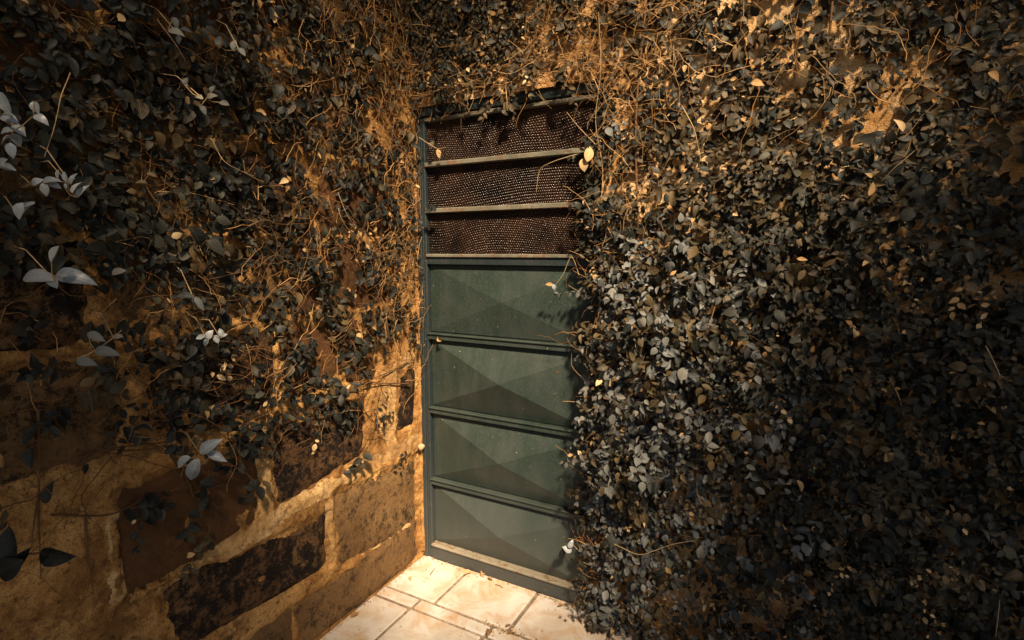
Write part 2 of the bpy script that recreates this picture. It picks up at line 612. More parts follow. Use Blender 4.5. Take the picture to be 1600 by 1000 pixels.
mortar_grid(-1.9, 0.02, -0.02, 1.15, 390, 240, "mortar")
mortar_grid(-1.9, 0.02, 1.15, 3.3, 230, 260, "mortar")
mortar_grid(-2.5, -1.9, -0.02, 3.3, 40, 200, "mortar")
bodybox = box(LW - 0.32, LW - 0.03, -5.0, 0.25, -0.05, 4.2)
part("core", *bodybox, MORTAR, lw)
# plain wall beyond the detailed stretch (out of the picture to the left and above)
part("plaster_field", *join([box(LW - 0.03, LW + 0.002, -5.0, -2.5, 0, 4.2), box(LW - 0.03, LW + 0.002, -2.5, 0.02, 3.3, 4.2)]), MORTAR, lw)
for P, mt, pr, lb in stones:
    P = np.asarray(P, float)
    P = P + (P - P.mean(0)) / np.abs(P - P.mean(0)).max(0) * 0.03
    n1, n2 = 10, 8
    a, b_ = np.meshgrid(np.linspace(0, 1, n1), np.linspace(0, 1, n2), indexing='ij')
    G = ((1 - a) * (1 - b_))[..., None] * P[0] + (a * (1 - b_))[..., None] * P[1] + (a * b_)[..., None] * P[2] + ((1 - a) * b_)[..., None] * P[3]
    x = LW + pr - 0.003 + fbm(G[..., 0] * 7, G[..., 1] * 7, 41, 3) * 0.006
    rim = np.minimum.reduce([a, 1 - a, b_, 1 - b_]) < 1e-6
    x = np.where(rim, LW - 0.018, x)
    part("stone", np.stack([x, G[..., 0], G[..., 1]], -1).reshape(-1, 3), grid_faces(n1, n2), mt, lw, lb, smooth=True)
# pale mortar ribbons pointed over the joints
def ribbon(pts, w, thick, seed, mat=MORTAR, name="mortar_ribbon"):
    pts = np.asarray(pts, float)
    seg = np.linspace(0, len(pts) - 1, 40)
    c = np.stack([np.interp(seg, np.arange(len(pts)), pts[:, i]) for i in (0, 1)], -1)
    tan = np.gradient(c, axis=0)
    tan /= np.linalg.norm(tan, axis=1)[:, None]
    nrm = np.stack([-tan[:, 1], tan[:, 0]], -1)
    R_ = []
    for i, s in enumerate(np.linspace(-1, 1, 7)):
        ww = w * (0.75 + 0.9 * fbm(np.arange(40) * .35, np.full(40, i * 0.3), seed, 3))
        q = c + nrm * (s * ww)[:, None]
        q += (fbm(np.arange(40) * .9, np.full(40, i * 1.7), seed + 3, 2) * .006)[:, None]
        x = LW - 0.008 + (thick * .6 + .012) * (1 - abs(s) ** 3) ** .5 + fbm(q[:, 0] * 45, q[:, 1] * 45, seed + 5, 3) * .004
        R_.append(np.stack([x, q[:, 0], q[:, 1]], -1))
    G = np.stack(R_, 1)
    part(name, G.reshape(-1, 3), grid_faces(40, 7), mat, lw, smooth=True)


ribbon([PX(276, 897), PX(240, 915), PX(200, 938)], 0.013, 0.012, 62)
ribbon([PX(186, 930), PX(183, 880), PX(178, 815)], 0.016, 0.003, 63)
# pale rounded fillet where wall and door frame meet
fz = np.linspace(0.03, 2.25, 160)
fl = []
for i, t in enumerate(np.linspace(0, 1, 5)):
    yv = -0.004 - 0.020 * t + fbm(fz * 14, np.full(160, i * .4), 71, 3) * .005
    xv = LW + 0.004 + 0.013 * math.sin(math.pi * (1 - t) * .55) + fbm(fz * 25, np.full(160, i * .9), 75, 3) * .004
    fl.append(np.stack([xv, yv, fz], -1))
part("plaster_fillet", np.stack(fl, 1).reshape(-1, 3), grid_faces(160, 5, True), MORTAR, lw, smooth=True)

# ------------------------------------------------------------------ rear wall round the door
RW = -0.025
rw = empty("plaster_wall", (2.4, 0.1, 0.0), "cream plastered wall behind the ivy, holding the green door", "wall")
DX0, DX1, DZ1 = -0.022, 0.925, 2.274


def wallgrid(x0, x1, z0, z1, seed, name, res=0.012):
    n1, n2 = max(2, int((x1 - x0) / res)), max(2, int((z1 - z0) / res))
    X, Zz = np.meshgrid(np.linspace(x0, x1, n1), np.linspace(z0, z1, n2), indexing='ij')
    Yy = RW - (fbm(X * 4, Zz * 4, seed, 4) * 0.010 + fbm(X * 30, Zz * 30, seed + 4, 3) * 0.004)
    part(name, np.stack([X, Yy, Zz], -1).reshape(-1, 3), grid_faces(n1, n2), PLASTER, rw, smooth=True)


wallgrid(DX1, 3.2, -0.02, 3.6, 81, "plaster")
wallgrid(-0.06, DX1, DZ1, 3.6, 81, "plaster")
part("core", *join([box(DX1 + .002, 5.2, -0.012, 0.25, -0.05, 4.2), box(-0.35, DX1 - .002, -0.010, 0.25, DZ1 + .004, 4.2), box(3.2, 5.2, -.03, -.013, -.04, 4.2), box(-.03, 3.2, -.03, -.014, 3.6, 4.2)]), PLASTER, rw)

# ------------------------------------------------------------------ door
door = empty("metal_door", (0.45, 0.0, 0.0), "green metal door with pyramid panels and three dark textured panes", "door")
DL, DR = 0.033, 0.887
FY = -0.012   # front of the frame
door_frame = part("door_frame", *join([
    bevel_box(DX0, 0.006, FY, 0.05, 0.001, 2.271, .003),
    bevel_box(0.914, 0.945, FY, 0.05, 0.001, 2.271, .003),
    bevel_box(0.0065, 0.9135, FY - .002, 0.05, 2.232, 2.272, .003),
]), PAINT_FRAME, door)
part("frame_bead", *join([
    bevel_box(0.0085, 0.0155, FY + .004, 0.045, 0.004, 2.229, .002),
    bevel_box(0.9035, 0.911, FY + .004, 0.045, 0.004, 2.229, .002)]), PAINT_FRAME, door_frame)
for x0, x1 in ((0.018, 0.034), (0.886, 0.902)):
    part("stile", *bevel_box(x0, x1, FY + .002, 0.04, 0.006, 2.226, .003), PAINT_WORN if False else PAINT_FRAME, door)
bottom_rail = part("bottom_rail", *bevel_box(0.0345, 0.8855, FY - .002, 0.04, 0.004, 0.072, .003), PAINT_FRAME, door)
part("bottom_ledge", *bevel_box(0.0345, 0.8855, FY - .011, 0.03, 0.0735, 0.088, .004), PAINT_WORN, bottom_rail)
part("top_rail", *bevel_box(0.0345, 0.8855, FY + .001, 0.04, 2.208, 2.2255, .003), PAINT_WORN, door)


def angle_bar(z, h, proud, mat, name, tilt=0.0):
    part(name, *bevel_box(0.0345, 0.8855, FY - proud, 0.03, z - h / 2, z + h / 2, .003), mat, door)


for z_ in (2.010, 1.794):
    angle_bar(z_, 0.022, 0.004, PAINT_WORN, "glazing_bar")
middle_rail = part("middle_rail", *bevel_box(0.0345, 0.8855, FY + .002, 0.035, 1.537, 1.5712, .003), PAINT_FRAME, door)
part("middle_ledge", *bevel_box(0.0345, 0.8855, FY - .006, 0.03, 1.572, 1.588, .003), PAINT_WORN, middle_rail)
rails = [1.185, 0.806, 0.427]
for z_ in rails:
    r = link("cross_rail", None, None)
    bpy.data.objects.remove(r)
    v, f = join([bevel_box(0.0345, 0.8855, FY + .000, 0.03, z_ - .018, z_ + .006, .002),
                 bevel_box(0.0345, 0.8855, FY - .007, 0.028, z_ + .0068, z_ + .014, .002)])
    part("cross_rail", v, f, PAINT, door)
# pyramid panels
tops = [1.5365] + [z_ - .0205 for z_ in rails]
bots = [z_ + .0155 for z_ in rails] + [0.0885]
PY = 0.012
for zt, zb in zip(tops, bots):
    xl, xr = 0.0345, 0.8855
    cxp, czp = 0.458, (zt + zb) / 2
    e = 0.006
    v = [(xl, PY + .004, zb), (xr, PY + .004, zb), (xr, PY + .004, zt), (xl, PY + .004, zt),
         (xl + e, PY, zb + e), (xr - e, PY, zb + e), (xr - e, PY, zt - e), (xl + e, PY, zt - e), (cxp, PY - (.030 if zt > 1.3 else .064), czp)]
    f = [(0, 1, 5, 4), (1, 2, 6, 5), (2, 3, 7, 6), (3, 0, 4, 7), (4, 5, 8), (5, 6, 8), (6, 7, 8), (7, 4, 8)]
    part("panel", v, f, PAINT, door)
# hammered panes: real bumps in bent rows
for i, (zb, zt) in enumerate(((2.0215, 2.2075), (1.8055, 1.9985), (1.5885, 1.7825))):
    n1, n2 = 420, 100
    X, Zz = np.meshgrid(np.linspace(.0345, .8855, n1), np.linspace(zb, zt, n2), indexing='ij')
    sp = 0.0116
    u = X / sp + 3.0 * fbm(X * 2.6, Zz * 2.6, 91 + i, 2)
    w = Zz / (sp * .95) + 5.0 * fbm(X * 2.6 + 3, Zz * 2.6, 95 + i, 2) + 2.0 * np.sin(X * 5 + i)
    row = np.floor(w)
    uu = u + 0.5 * (row % 2)
    du, dw = uu - np.floor(uu) - .5, w - row - .5
    r2 = np.sqrt((du / .42) ** 2 + (dw / .50) ** 2)
    hh = np.clip(1 - r2 ** 2, 0, 1) ** .6
    part("glass_pane", np.stack([X, 0.014 - .0052 * hh, Zz], -1).reshape(-1, 3), grid_faces(n1, n2), GLASS, door, smooth=True)
part("backing", *box(-0.02, 0.94, 0.052, 0.075, 0.0, 2.28), PAINT_FRAME, door)
# round hinge lug on the left side of the frame
v, f = [], []
for j, (rr, yy_) in enumerate(((0.001, -0.048), (.012, -.047), (.0165, -.040), (.0165, -.028), (.012, -.018))):
    for k in range(10):
        a = k * math.tau / 10
        v.append((-0.006 + rr * math.cos(a) * (1 + .15 * math.sin(3 * a)), yy_, 0.608 + rr * math.sin(a)))
for j in range(4):
    for k in range(10):
        f.append((j * 10 + k, j * 10 + (k + 1) % 10, (j + 1) * 10 + (k + 1) % 10, (j + 1) * 10 + k))
part("hinge_lug", v, f, STRAW, door_frame, "small pale round lug on the frame", smooth=True)

# ------------------------------------------------------------------ leaves
T_ROWS = [(0.0, 0.06), (0.14, 0.62), (0.34, 0.98), (0.55, 0.97), (0.76, 0.66), (0.91, 0.28), (1.0, 0.0)]


T_HI = [(t_, float(np.interp(t_, [0, .06, .14, .24, .36, .48, .6, .72, .83, .92, 1], [.05, .34, .62, .85, .98, 1.0, .94, .78, .53, .25, 0]))) for t_ in np.linspace(0, 1, 15)]


def leaf_template(fold, curl, twist, seed, T_ROWS=T_ROWS, rough=.015):
    r = np.random.default_rng(seed)
    mid, lf, rt = [], [], []
    for t, w in T_ROWS:
        zc = -curl * (t - .25) ** 2 + curl * .06
        mid.append((0.0, t, zc))
        jl, jr = 1 + r.uniform(-5, 5) * rough, 1 + r.uniform(-5, 5) * rough
        lf.append((-.5 * w * jl * math.cos(fold), t - .02 * w, zc + .5 * w * math.sin(fold) + twist * (t - .5) * w + r.uniform(-rough, rough)))
        rt.append((.5 * w * jr * math.cos(fold), t - .02 * w, zc + .5 * w * math.sin(fold) - twist * (t - .5) * w + r.uniform(-rough, rough)))
    n = len(T_ROWS)
    V = mid + lf[:-1] + rt[:-1]
    L = lambda i: n + i if i < n - 1 else n - 1
    Rr = lambda i: n + n - 1 + i if i < n - 1 else n - 1
    F_ = []
    for i in range(n - 1):
        if i == n - 2:
            F_ += [(i, i + 1, L(i)), (i, Rr(i), i + 1)]
        else:
            F_ += [(i, i + 1, L(i + 1), L(i)), (i, Rr(i), Rr(i + 1), i + 1)]
    uv = [(0.5, t) for t, w in T_ROWS] + [(0.5 - .5 * w, t) for t, w in T_ROWS[:-1]] + [(0.5 + .5 * w, t) for t, w in T_ROWS[:-1]]
    return np.array(V), F_, np.array(uv)


TEMPL = [leaf_template(f_, c_, t_, i) for i, (f_, c_, t_) in enumerate([(.20, .22, .05), (.35, .38, -.08), (.10, .15, .12), (.48, .55, .0), (-.15, .30, .10), (.28, -.25, -.12)])]
NT = len(TEMPL)
TEMPL += [leaf_template(f_, c_, t_, 20 + i, T_HI, .005) for i, (f_, c_, t_) in enumerate([(.30, .35, .10), (.18, .5, -.15), (.42, -.2, .12)])]
_leaf_mesh = {}


def leaf_mesh(ti, mi):
    if (ti, mi) not in _leaf_mesh:
        v, f, uv = TEMPL[ti]
        _leaf_mesh[ti, mi] = mesh_from("leaf", v, f, LEAF_MATS[mi], smooth=True, uvs=uv)
    return _leaf_mesh[ti, mi]


def fast_mesh(name, V_, LI, LT, mats, MM=None, UU=None):
    me = bpy.data.meshes.new(name)
    me.vertices.add(len(V_))
    me.vertices.foreach_set("co", np.ascontiguousarray(V_, np.float32).ravel())
    me.loops.add(len(LI))
    me.loops.foreach_set("vertex_index", LI.astype(np.int32))
    me.polygons.add(len(LT))
    me.polygons.foreach_set("loop_start", (np.cumsum(LT) - LT).astype(np.int32))
    me.polygons.foreach_set("use_smooth", np.ones(len(LT), bool))
    for mm in mats:
        me.materials.append(mm)
    if MM is not None:
        me.polygons.foreach_set("material_index", MM.astype(np.int32))
    if UU is not None:
        me.uv_layers.new(name="UVMap").data.foreach_set("uv", UU[LI].astype(np.float32).ravel())
    me.update(calc_edges=True)
    me.validate()
    return me


class Leaves:
    def __init__(self):
        self.b, self.d, self.n, self.l, self.w, self.t, self.m, self.force = [], [], [], [], [], [], [], []

    def add(self, b, d, n, l, w, t, m, force=False):
        self.b.append(b); self.d.append(d); self.n.append(n); self.l.append(l); self.w.append(w); self.t.append(t); self.m.append(m); self.force.append(force)

    def basis(self):
        b, d, n = np.array(self.b), np.array(self.d), np.array(self.n)
        d /= np.linalg.norm(d, axis=1)[:, None]
        n = n - d * (n * d).sum(1)[:, None]
        n /= np.linalg.norm(n, axis=1)[:, None] + 1e-9
        x = np.cross(d, n)
        return b, x, d, n

    def build(self, plant, nmax=300):
        b, x, d, n = self.basis()
        l, w = np.array(self.l), np.array(self.w)
        t, m = np.array(self.t), np.array(self.m)
        force = np.array(self.force)
        c = b + d * (l * .5)[:, None]
        px, py, z = proj(c)
        view = CAM - c
        view /= np.linalg.norm(view, axis=1)[:, None]
        size = np.where(z > .05, l * w * (np.abs((n * view).sum(1)) + .05) / np.maximum(z, .05) ** 2, 0)
        inside = (px > 3) & (px < 1597) & (py > 3) & (py < 997) & (z > .1)
        cell = (np.floor(px / 11).astype(int) * 4000 + np.floor(py / 11).astype(int))
        order = np.argsort(z)
        near = np.zeros(len(z), bool)
        seen = set()
        for i in order:
            if inside[i] and cell[i] not in seen:
                seen.add(cell[i])
                near[i] = True
        score = np.where(near, size, 0) + np.where(force, 10, 0)
        top = np.argsort(-score)[:nmax]
        top = top[score[top] > 0]
        sel = np.zeros(len(z), bool)
        sel[top] = True
        off = np.array(plant.location)
        for i in top:
            o = link("leaf", leaf_mesh(int(t[i]), int(m[i])), plant)
            M = np.eye(4)
            M[:3, 0], M[:3, 1], M[:3, 2] = x[i] * w[i], d[i] * l[i], n[i] * l[i]
            M[:3, 3] = b[i] - off
            o.matrix_local = Matrix(M.tolist())
        # the rest: one mesh
        VV, LI, LT, UU, MM, nv = [], [], [], [], [], 0
        for ti, (tv, tf, tuv) in enumerate(TEMPL):
            ids = np.where((t == ti) & ~sel)[0]
            if not len(ids):
                continue
            P = (b[ids][:, None] + tv[None, :, 0, None] * (x[ids] * w[ids, None])[:, None] + tv[None, :, 1, None] * (d[ids] * l[ids, None])[:, None]
                 + tv[None, :, 2, None] * (n[ids] * l[ids, None])[:, None])
            VV.append(P.reshape(-1, 3) - off)
            UU.append(np.tile(tuv, (len(ids), 1)))
            flat = np.concatenate([np.array(fc) for fc in tf])
            LI.append((nv + np.arange(len(ids))[:, None] * len(tv) + flat[None]).ravel())
            LT.append(np.tile(np.array([len(fc) for fc in tf]), len(ids)))
            MM.append(np.repeat(m[ids], len(tf)))
            nv += len(ids) * len(tv)
        if nv:
            V_, LI, LT, MM, UU = np.concatenate(VV), np.concatenate(LI), np.concatenate(LT), np.concatenate(MM), np.concatenate(UU)
            link("foliage", fast_mesh("foliage", V_, LI, LT, LEAF_MATS, MM, UU), plant, kind="stuff")
        return len(z)


def tube(pts, r0, r1, sides=4):
    pts = np.asarray(pts, float)
    n = len(pts)
    tan = np.gradient(pts, axis=0)
    tan /= np.linalg.norm(tan, axis=1)[:, None] + 1e-9
    ref = np.array([.31, .52, .79])
    u = np.cross(tan, ref)
    u /= np.linalg.norm(u, axis=1)[:, None] + 1e-9
    w = np.cross(tan, u)
    rad = np.linspace(r0, r1, n)
    a = np.arange(sides) * math.tau / sides
    V = pts[:, None] + rad[:, None, None] * (np.cos(a)[None, :, None] * u[:, None] + np.sin(a)[None, :, None] * w[:, None])
    F_ = []
    for i in range(n - 1):
        for k in range(sides):
            k2 = (k + 1) % sides
            F_.append((i * sides + k, i * sides + k2, (i + 1) * sides + k2, (i + 1) * sides + k))
    return V.reshape(-1, 3), F_


def idw(pts, u, v, power=4.0):
    P = np.asarray(pts, float)
    d2 = (P[:, 0] - u) ** 2 + (P[:, 1] - v) ** 2 + 1e-4
    w = d2 ** (-power / 2)
    return float((w * P[:, 2]).sum() / w.sum())


def frame_axes(plane):
    if plane == 'L':   # left wall: u = y, out = +x
        return (lambda u, z, d: np.array([LW + .005 + d, u, z])), np.array([1., 0, 0]), np.array([0, 1., 0])
    return (lambda u, z, d: np.array([u, RW - .005 - d, z])), np.array([0, -1., 0]), np.array([1., 0, 0])


ZUP = np.array([0, 0, 1.])


def pick_mat(r, dead=0.03, olive=0.28):
    q = r.random()
    return 2 if q < dead else (1 if q < dead + olive else 0)


def grow(plane, ctrl, box_, n_shoots, thick, seed, leaves, twigs, allow, size=(.040, .058), dead=.03, olive=.28, flat=0.0, lit_chance=None, warm=0.0):
    """shoots rooted on the wall, each a curved twig with two rows of leaves"""
    r = np.random.default_rng(seed)
    P3, out, tan = frame_axes(plane)
    dead0, olive0 = dead, olive
    u0, u1, z0, z1 = box_
    made = 0
    N = int(n_shoots * (u1 - u0) * (z1 - z0))      # n_shoots: candidates per square metre
    US, ZS = r.uniform(u0, u1, N), r.uniform(z0, z1, N)
    PN = vnoise(US * 6.0 + 20, ZS * 6.0, seed)
    for u, z, pn in zip(US, ZS, PN):
        D = idw(ctrl, u, z)
        if plane == 'R':
            hi = min(1, max(0, (z - 1.45) / .55))
            D = D * (.75 + .5 * pn) * (1 - .38 * hi)
        else:
            hi = min(1, max(0, (z - .9) / .5))
            D = D ** 1.2 * (.5 + 1.0 * pn) * (.62 + .4 * min(1, max(0, (-u - .7) / .5)))
        if r.random() > D:
            continue
        T = thick(u, z) * (.35 + .65 * min(1, D)) * (.3 + 1.3 * clump(u, z, seed))
        fl = max(flat, .8 * hi)
        d0 = T * r.random() ** .8
        p = P3(u, z, d0)
        L = r.uniform(.05, .17)
        ang = r.uniform(0, math.tau)
        dr = out * r.uniform(.15, .9) * (1 - fl) + tan * math.cos(ang) * .8 + ZUP * (math.sin(ang) * .7 - .15)
        if plane == 'R' and .8 < u < 1.02 and z < 2.3 and dr[0] < 0:
            dr[0] *= .45
        dr /= np.linalg.norm(dr)
        step = r.uniform(.013, .02)
        npts = max(3, int(L / step))
        pts = [p]
        side = 1
        sc = r.uniform(*size)
        dead, olive = dead0, olive0 + warm * min(1, max(0, (z - 1.5) / .5))
        shootmat = pick_mat(r, dead * .35, olive)
        if lit_chance is not None and shootmat == 0 and r.random() < lit_chance(u, z):
            shootmat = 4  # paler lit-leaf tone painted in, most often close to the door
        for k in range(npts):
            dr = dr + r.normal(0, .12, 3) - ZUP * .05
            dd = ((p - P3(0, 0, 0)) @ out)
            if dd > T:
                dr -= out * .25
            if dd < .01:
                dr += out * .3
            dr /= np.linalg.norm(dr)
            p = p + dr * step
            pts.append(p)
            taper = 1 - .45 * (k / npts) ** 2
            nn = out * (.75 + .5 * fl) + ZUP * (.55 - .35 * fl) + r.normal(0, .33, 3)
            sd_ = np.cross(nn, dr)
            sd_ /= np.linalg.norm(sd_) + 1e-9
            ld = dr * .45 + sd_ * side * .85 - ZUP * .28 + r.normal(0, .16, 3)
            side = -side
            l = sc * taper * r.uniform(.6, 1.25)
            mt = shootmat if r.random() > .25 else pick_mat(r, dead, olive)
            if mt == 2:
                l *= .7
            leaves.add(p + out * .003, ld, nn, l, l * r.uniform(.46, .78), int(r.integers(NT)), mt)
        leaves.add(p, dr - ZUP * .2, out * .6 + ZUP * .5 + r.normal(0, .3, 3), sc * .6, sc * .38, int(r.integers(NT)), shootmat)
        if made % 2 == 0:
            twigs.append(tube(pts, .0014, .0007, 3))
        made += 1


def clump(u, z, seed):
    a = np.array([u]), np.array([z])
    return float(.6 * vnoise(a[0] * 9 + 3, a[1] * 9, seed + 50)[0] + .4 * vnoise(a[0] * 19, a[1] * 19 + 7, seed + 51)[0])


def creepers(plane, ctrl, box_, n, seed, bag, rad=(.0007, .0017), length=(.06, .3), lift=.03, allow=lambda u, z: True, bias=None):
    """thin twigs wandering over the wall face"""
    r = np.random.default_rng(seed)
    P3, out, tan = frame_axes(plane)
    made = tries = 0
    while made < n and tries < n * 15:
        tries += 1
        u, z = r.uniform(box_[0], box_[1]), r.uniform(box_[2], box_[3])
        if not allow(u, z) or r.random() > idw(ctrl, u, z):
            continue
        ang = r.uniform(0, math.tau) if bias is None else r.normal(bias, .55) + (math.pi if r.random() < .5 else 0)
        d = r.uniform(.002, lift)
        L = r.uniform(*length)
        npt = max(4, int(L / .022))
        pts = []
        slope = r.normal(0, .12)
        for k in range(npt):
            pts.append(P3(u, z, d))
            ang += r.normal(0, .32)
            u += math.cos(ang) * L / npt
            z += math.sin(ang) * L / npt
            d = min(max(d + slope * L / npt + r.normal(0, .003), .001), lift * 1.6)
            z = max(z, .01)
        r0 = r.uniform(*rad)
        bag.append(tube(pts, r0, r0 * .5, 3))
        made += 1


def put(bag, name, mat, plant, kind="stuff"):
    if bag:
        V_ = np.concatenate([v for v, f in bag]) - np.array(plant.location)
        LI, nv = [], 0
        for v, f in bag:
            LI.append(np.asarray(f).ravel() + nv)
            nv += len(v)
        LI = np.concatenate(LI)
        link(name, fast_mesh(name, V_, LI, np.full(len(LI) // 4, 4), [mat]), plant, kind=kind)


def cL(px, py, d):
    q = hit(px, py, 0, LW)
    return (q[1], q[2], d)


def cR(px, py, d):
    q = hit(px, py, 1, RW)
    return (q[0], q[2], d)


# ---- left plant
ctrlL = [cL(*a) for a in [
    (20, 30, 1), (200, 60, 1), (350, 60, 1), (500, 60, 1), (600, 40, .8), (620, 200, .55), (560, 180, .85), (500, 250, .9), (350, 250, 1), (150, 250, 1), (30, 300, .9),
    (250, 400, .8), (400, 400, .75), (485, 440, .4), (500, 330, .85), (560, 400, .75), (615, 300, .75), (620, 400, .75), (625, 500, .55), (642, 450, .8), (642, 350, .9), (642, 200, .9), (560, 520, .75), (450, 520, .85), (330, 470, .6), (300, 500, .6),
    (180, 500, .32), (80, 500, .5), (20, 520, .4), (80, 580, .8), (150, 590, .7), (230, 600, .3), (300, 600, .55), (380, 600, .75), (480, 610, .9), (530, 650, .7), (595, 590, .05), (600, 680, 0), (450, 690, .25),
    (380, 660, .7), (250, 660, .4), (130, 640, .4), (50, 690, .2), (40, 640, .35), (100, 740, .06), (300, 715, .22), (200, 760, .22), (350, 770, 0), (500, 750, 0), (60, 850, 0), (430, 720, .15), (400, 850, 0), (550, 820, 0), (200, 900, 0), (620, 600, 0), (60, 980, 0), (300, 980, 0)]]
ctrlL += [(-2.2, .4, 0), (-2.2, 1.0, .4), (-2.2, 1.8, .9), (-2.2, 2.8, 1), (-1, 3.1, 1), (-.3, 3.1, .9)]
ivyL = empty("climbing_fig", (LW + .02, -0.9, 0.9), "dark small-leaved climber with trailing stems over the left stone wall", "climbing plant", "climbers covering the walls")
lvL, twL = Leaves(), []
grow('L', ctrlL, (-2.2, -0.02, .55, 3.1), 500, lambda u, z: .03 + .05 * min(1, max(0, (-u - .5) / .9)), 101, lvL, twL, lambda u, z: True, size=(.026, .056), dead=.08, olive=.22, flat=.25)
dry = []
ctrlTL = [(a, b_, min(1, c * .7 + (.35 if b_ > 1.0 else .12))) for a, b_, c in ctrlL]
creepers('L', ctrlTL, (-2.2, -0.02, .75, 3.1), 700, 102, twL, rad=(.0008, .0024), length=(.1, .45), lift=.05, bias=.15)
creepers('L', [cL(640, 300, 1), cL(645, 450, 1), cL(600, 300, .4), cL(560, 300, .12), cL(640, 560, .5), cL(610, 600, .1), cL(630, 100, 1), cL(400, 300, .2), cL(300, 380, .35), cL(480, 450, .15), cL(100, 300, .1), cL(600, 700, 0), cL(300, 700, .05)],
         (-1.6, -0.01, .9, 2.7), 1300, 103, dry, rad=(.0007, .0018), length=(.05, .25), lift=.05)

# stems with a life of their own
def wall_stem(plane, pxs, r0, r1, plant, d=.012, mat=BARK, axis=None, name="stem", jitter=.006):
    ax_, pl = (0, LW) if plane == 'L' else (1, RW)
    sg = 1 if plane == 'L' else -1
    P = np.array([hit(a, b_, ax_, pl + sg * (q[0] if (q := c) else d)) for a, b_, *c in pxs]) if False else np.array([hit(p[0], p[1], ax_, pl + sg * (p[2] if len(p) > 2 else d)) for p in pxs])
    s = np.linspace(0, len(P) - 1, len(P) * 5)
    Q = np.stack([np.interp(s, np.arange(len(P)), P[:, i]) for i in range(3)], -1)
    Q[1:-1] = (Q[:-2] + 2 * Q[1:-1] + Q[2:]) / 4
    Q += RNG.normal(0, jitter * .12, Q.shape)
    for _ in range(3):
        Q[1:-1] = (Q[:-2] + 2 * Q[1:-1] + Q[2:]) / 4
    v, f = tube(Q, r0, r1, 5)
    return part(name, v, f, mat, plant, smooth=True)


for pl in [[(648, 560), (590, 590), (545, 600), (500, 640), (440, 650), (380, 700)],
           [(640, 600), (590, 598), (520, 615), (430, 590), (340, 560), (240, 540), (120, 520)],
           [(470, 560), (400, 600), (330, 640), (270, 690), (230, 705), (160, 700), (0, 760)],
           [(380, 690), (300, 705), (190, 690), (100, 640), (40, 640)],
           [(60, 640), (62, 760), (50, 840)], [(62, 700), (60, 800), (64, 905)],
           [(134, 810), (136, 860), (147, 930)],
           [(80, 804), (130, 806), (176, 806), (240, 770), (300, 760)],
           [(305, 770), (340, 758), (366, 756)], [(308, 770), (330, 785), (356, 808)],
           [(120, 730), (160, 700), (280, 690), (400, 640), (470, 600)]]:
    wall_stem('L', pl, random.uniform(.0022, .0042), .0014, ivyL, d=.014)
for pl in [[(528, 300, .05), (545, 345, .06), (575, 365, .05), (580, 400, .03)], [(380, 250, .06), (388, 300, .05), (380, 340, .04), (425, 380, .03)],
           [(110, 115, .12), (95, 150, .16), (85, 200, .17), (70, 245, .16)], [(245, 30, .10), (275, 70, .12), (290, 95, .14)],
           [(330, 215, .09), (350, 255, .11), (395, 275, .10)], [(125, 265, .08), (150, 320, .03), (175, 345, .03)],
           [(300, 390, .04), (320, 420, .03), (335, 480, .03)], [(120, 560, .08), (150, 548, .12), (175, 530, .14), (190, 515, .15)],
           [(245, 300, .05), (300, 300, .06), (400, 330, .05)]]:
    wall_stem('L', pl, .0013, .0008, ivyL, mat=PALETWIG, name="pale_twig")


def feature_leaf(plane, px, py, d, ang, length_px, wr, tilt, mi, lv, ti=0):
    """one leaf standing out: centre pixel, height off the wall, direction in the picture (deg, 0 = right, 90 = up)"""
    ax_, pl = (0, LW) if plane == 'L' else (1, RW)
    sg = 1 if plane == 'L' else -1
    c = hit(px, py, ax_, pl + sg * d)
    zc = (c - CAM) @ _ax
    L = length_px * zc / F_PX
    a = math.radians(ang)
    dr = _rt * math.cos(a) + _up * math.sin(a)
    nn = -_ax * 1.0 + _up * tilt[1] + _rt * tilt[0]
    lv.add(c - dr * L / 2, dr, nn, L, L * wr, NT + ti % 3, mi, True)


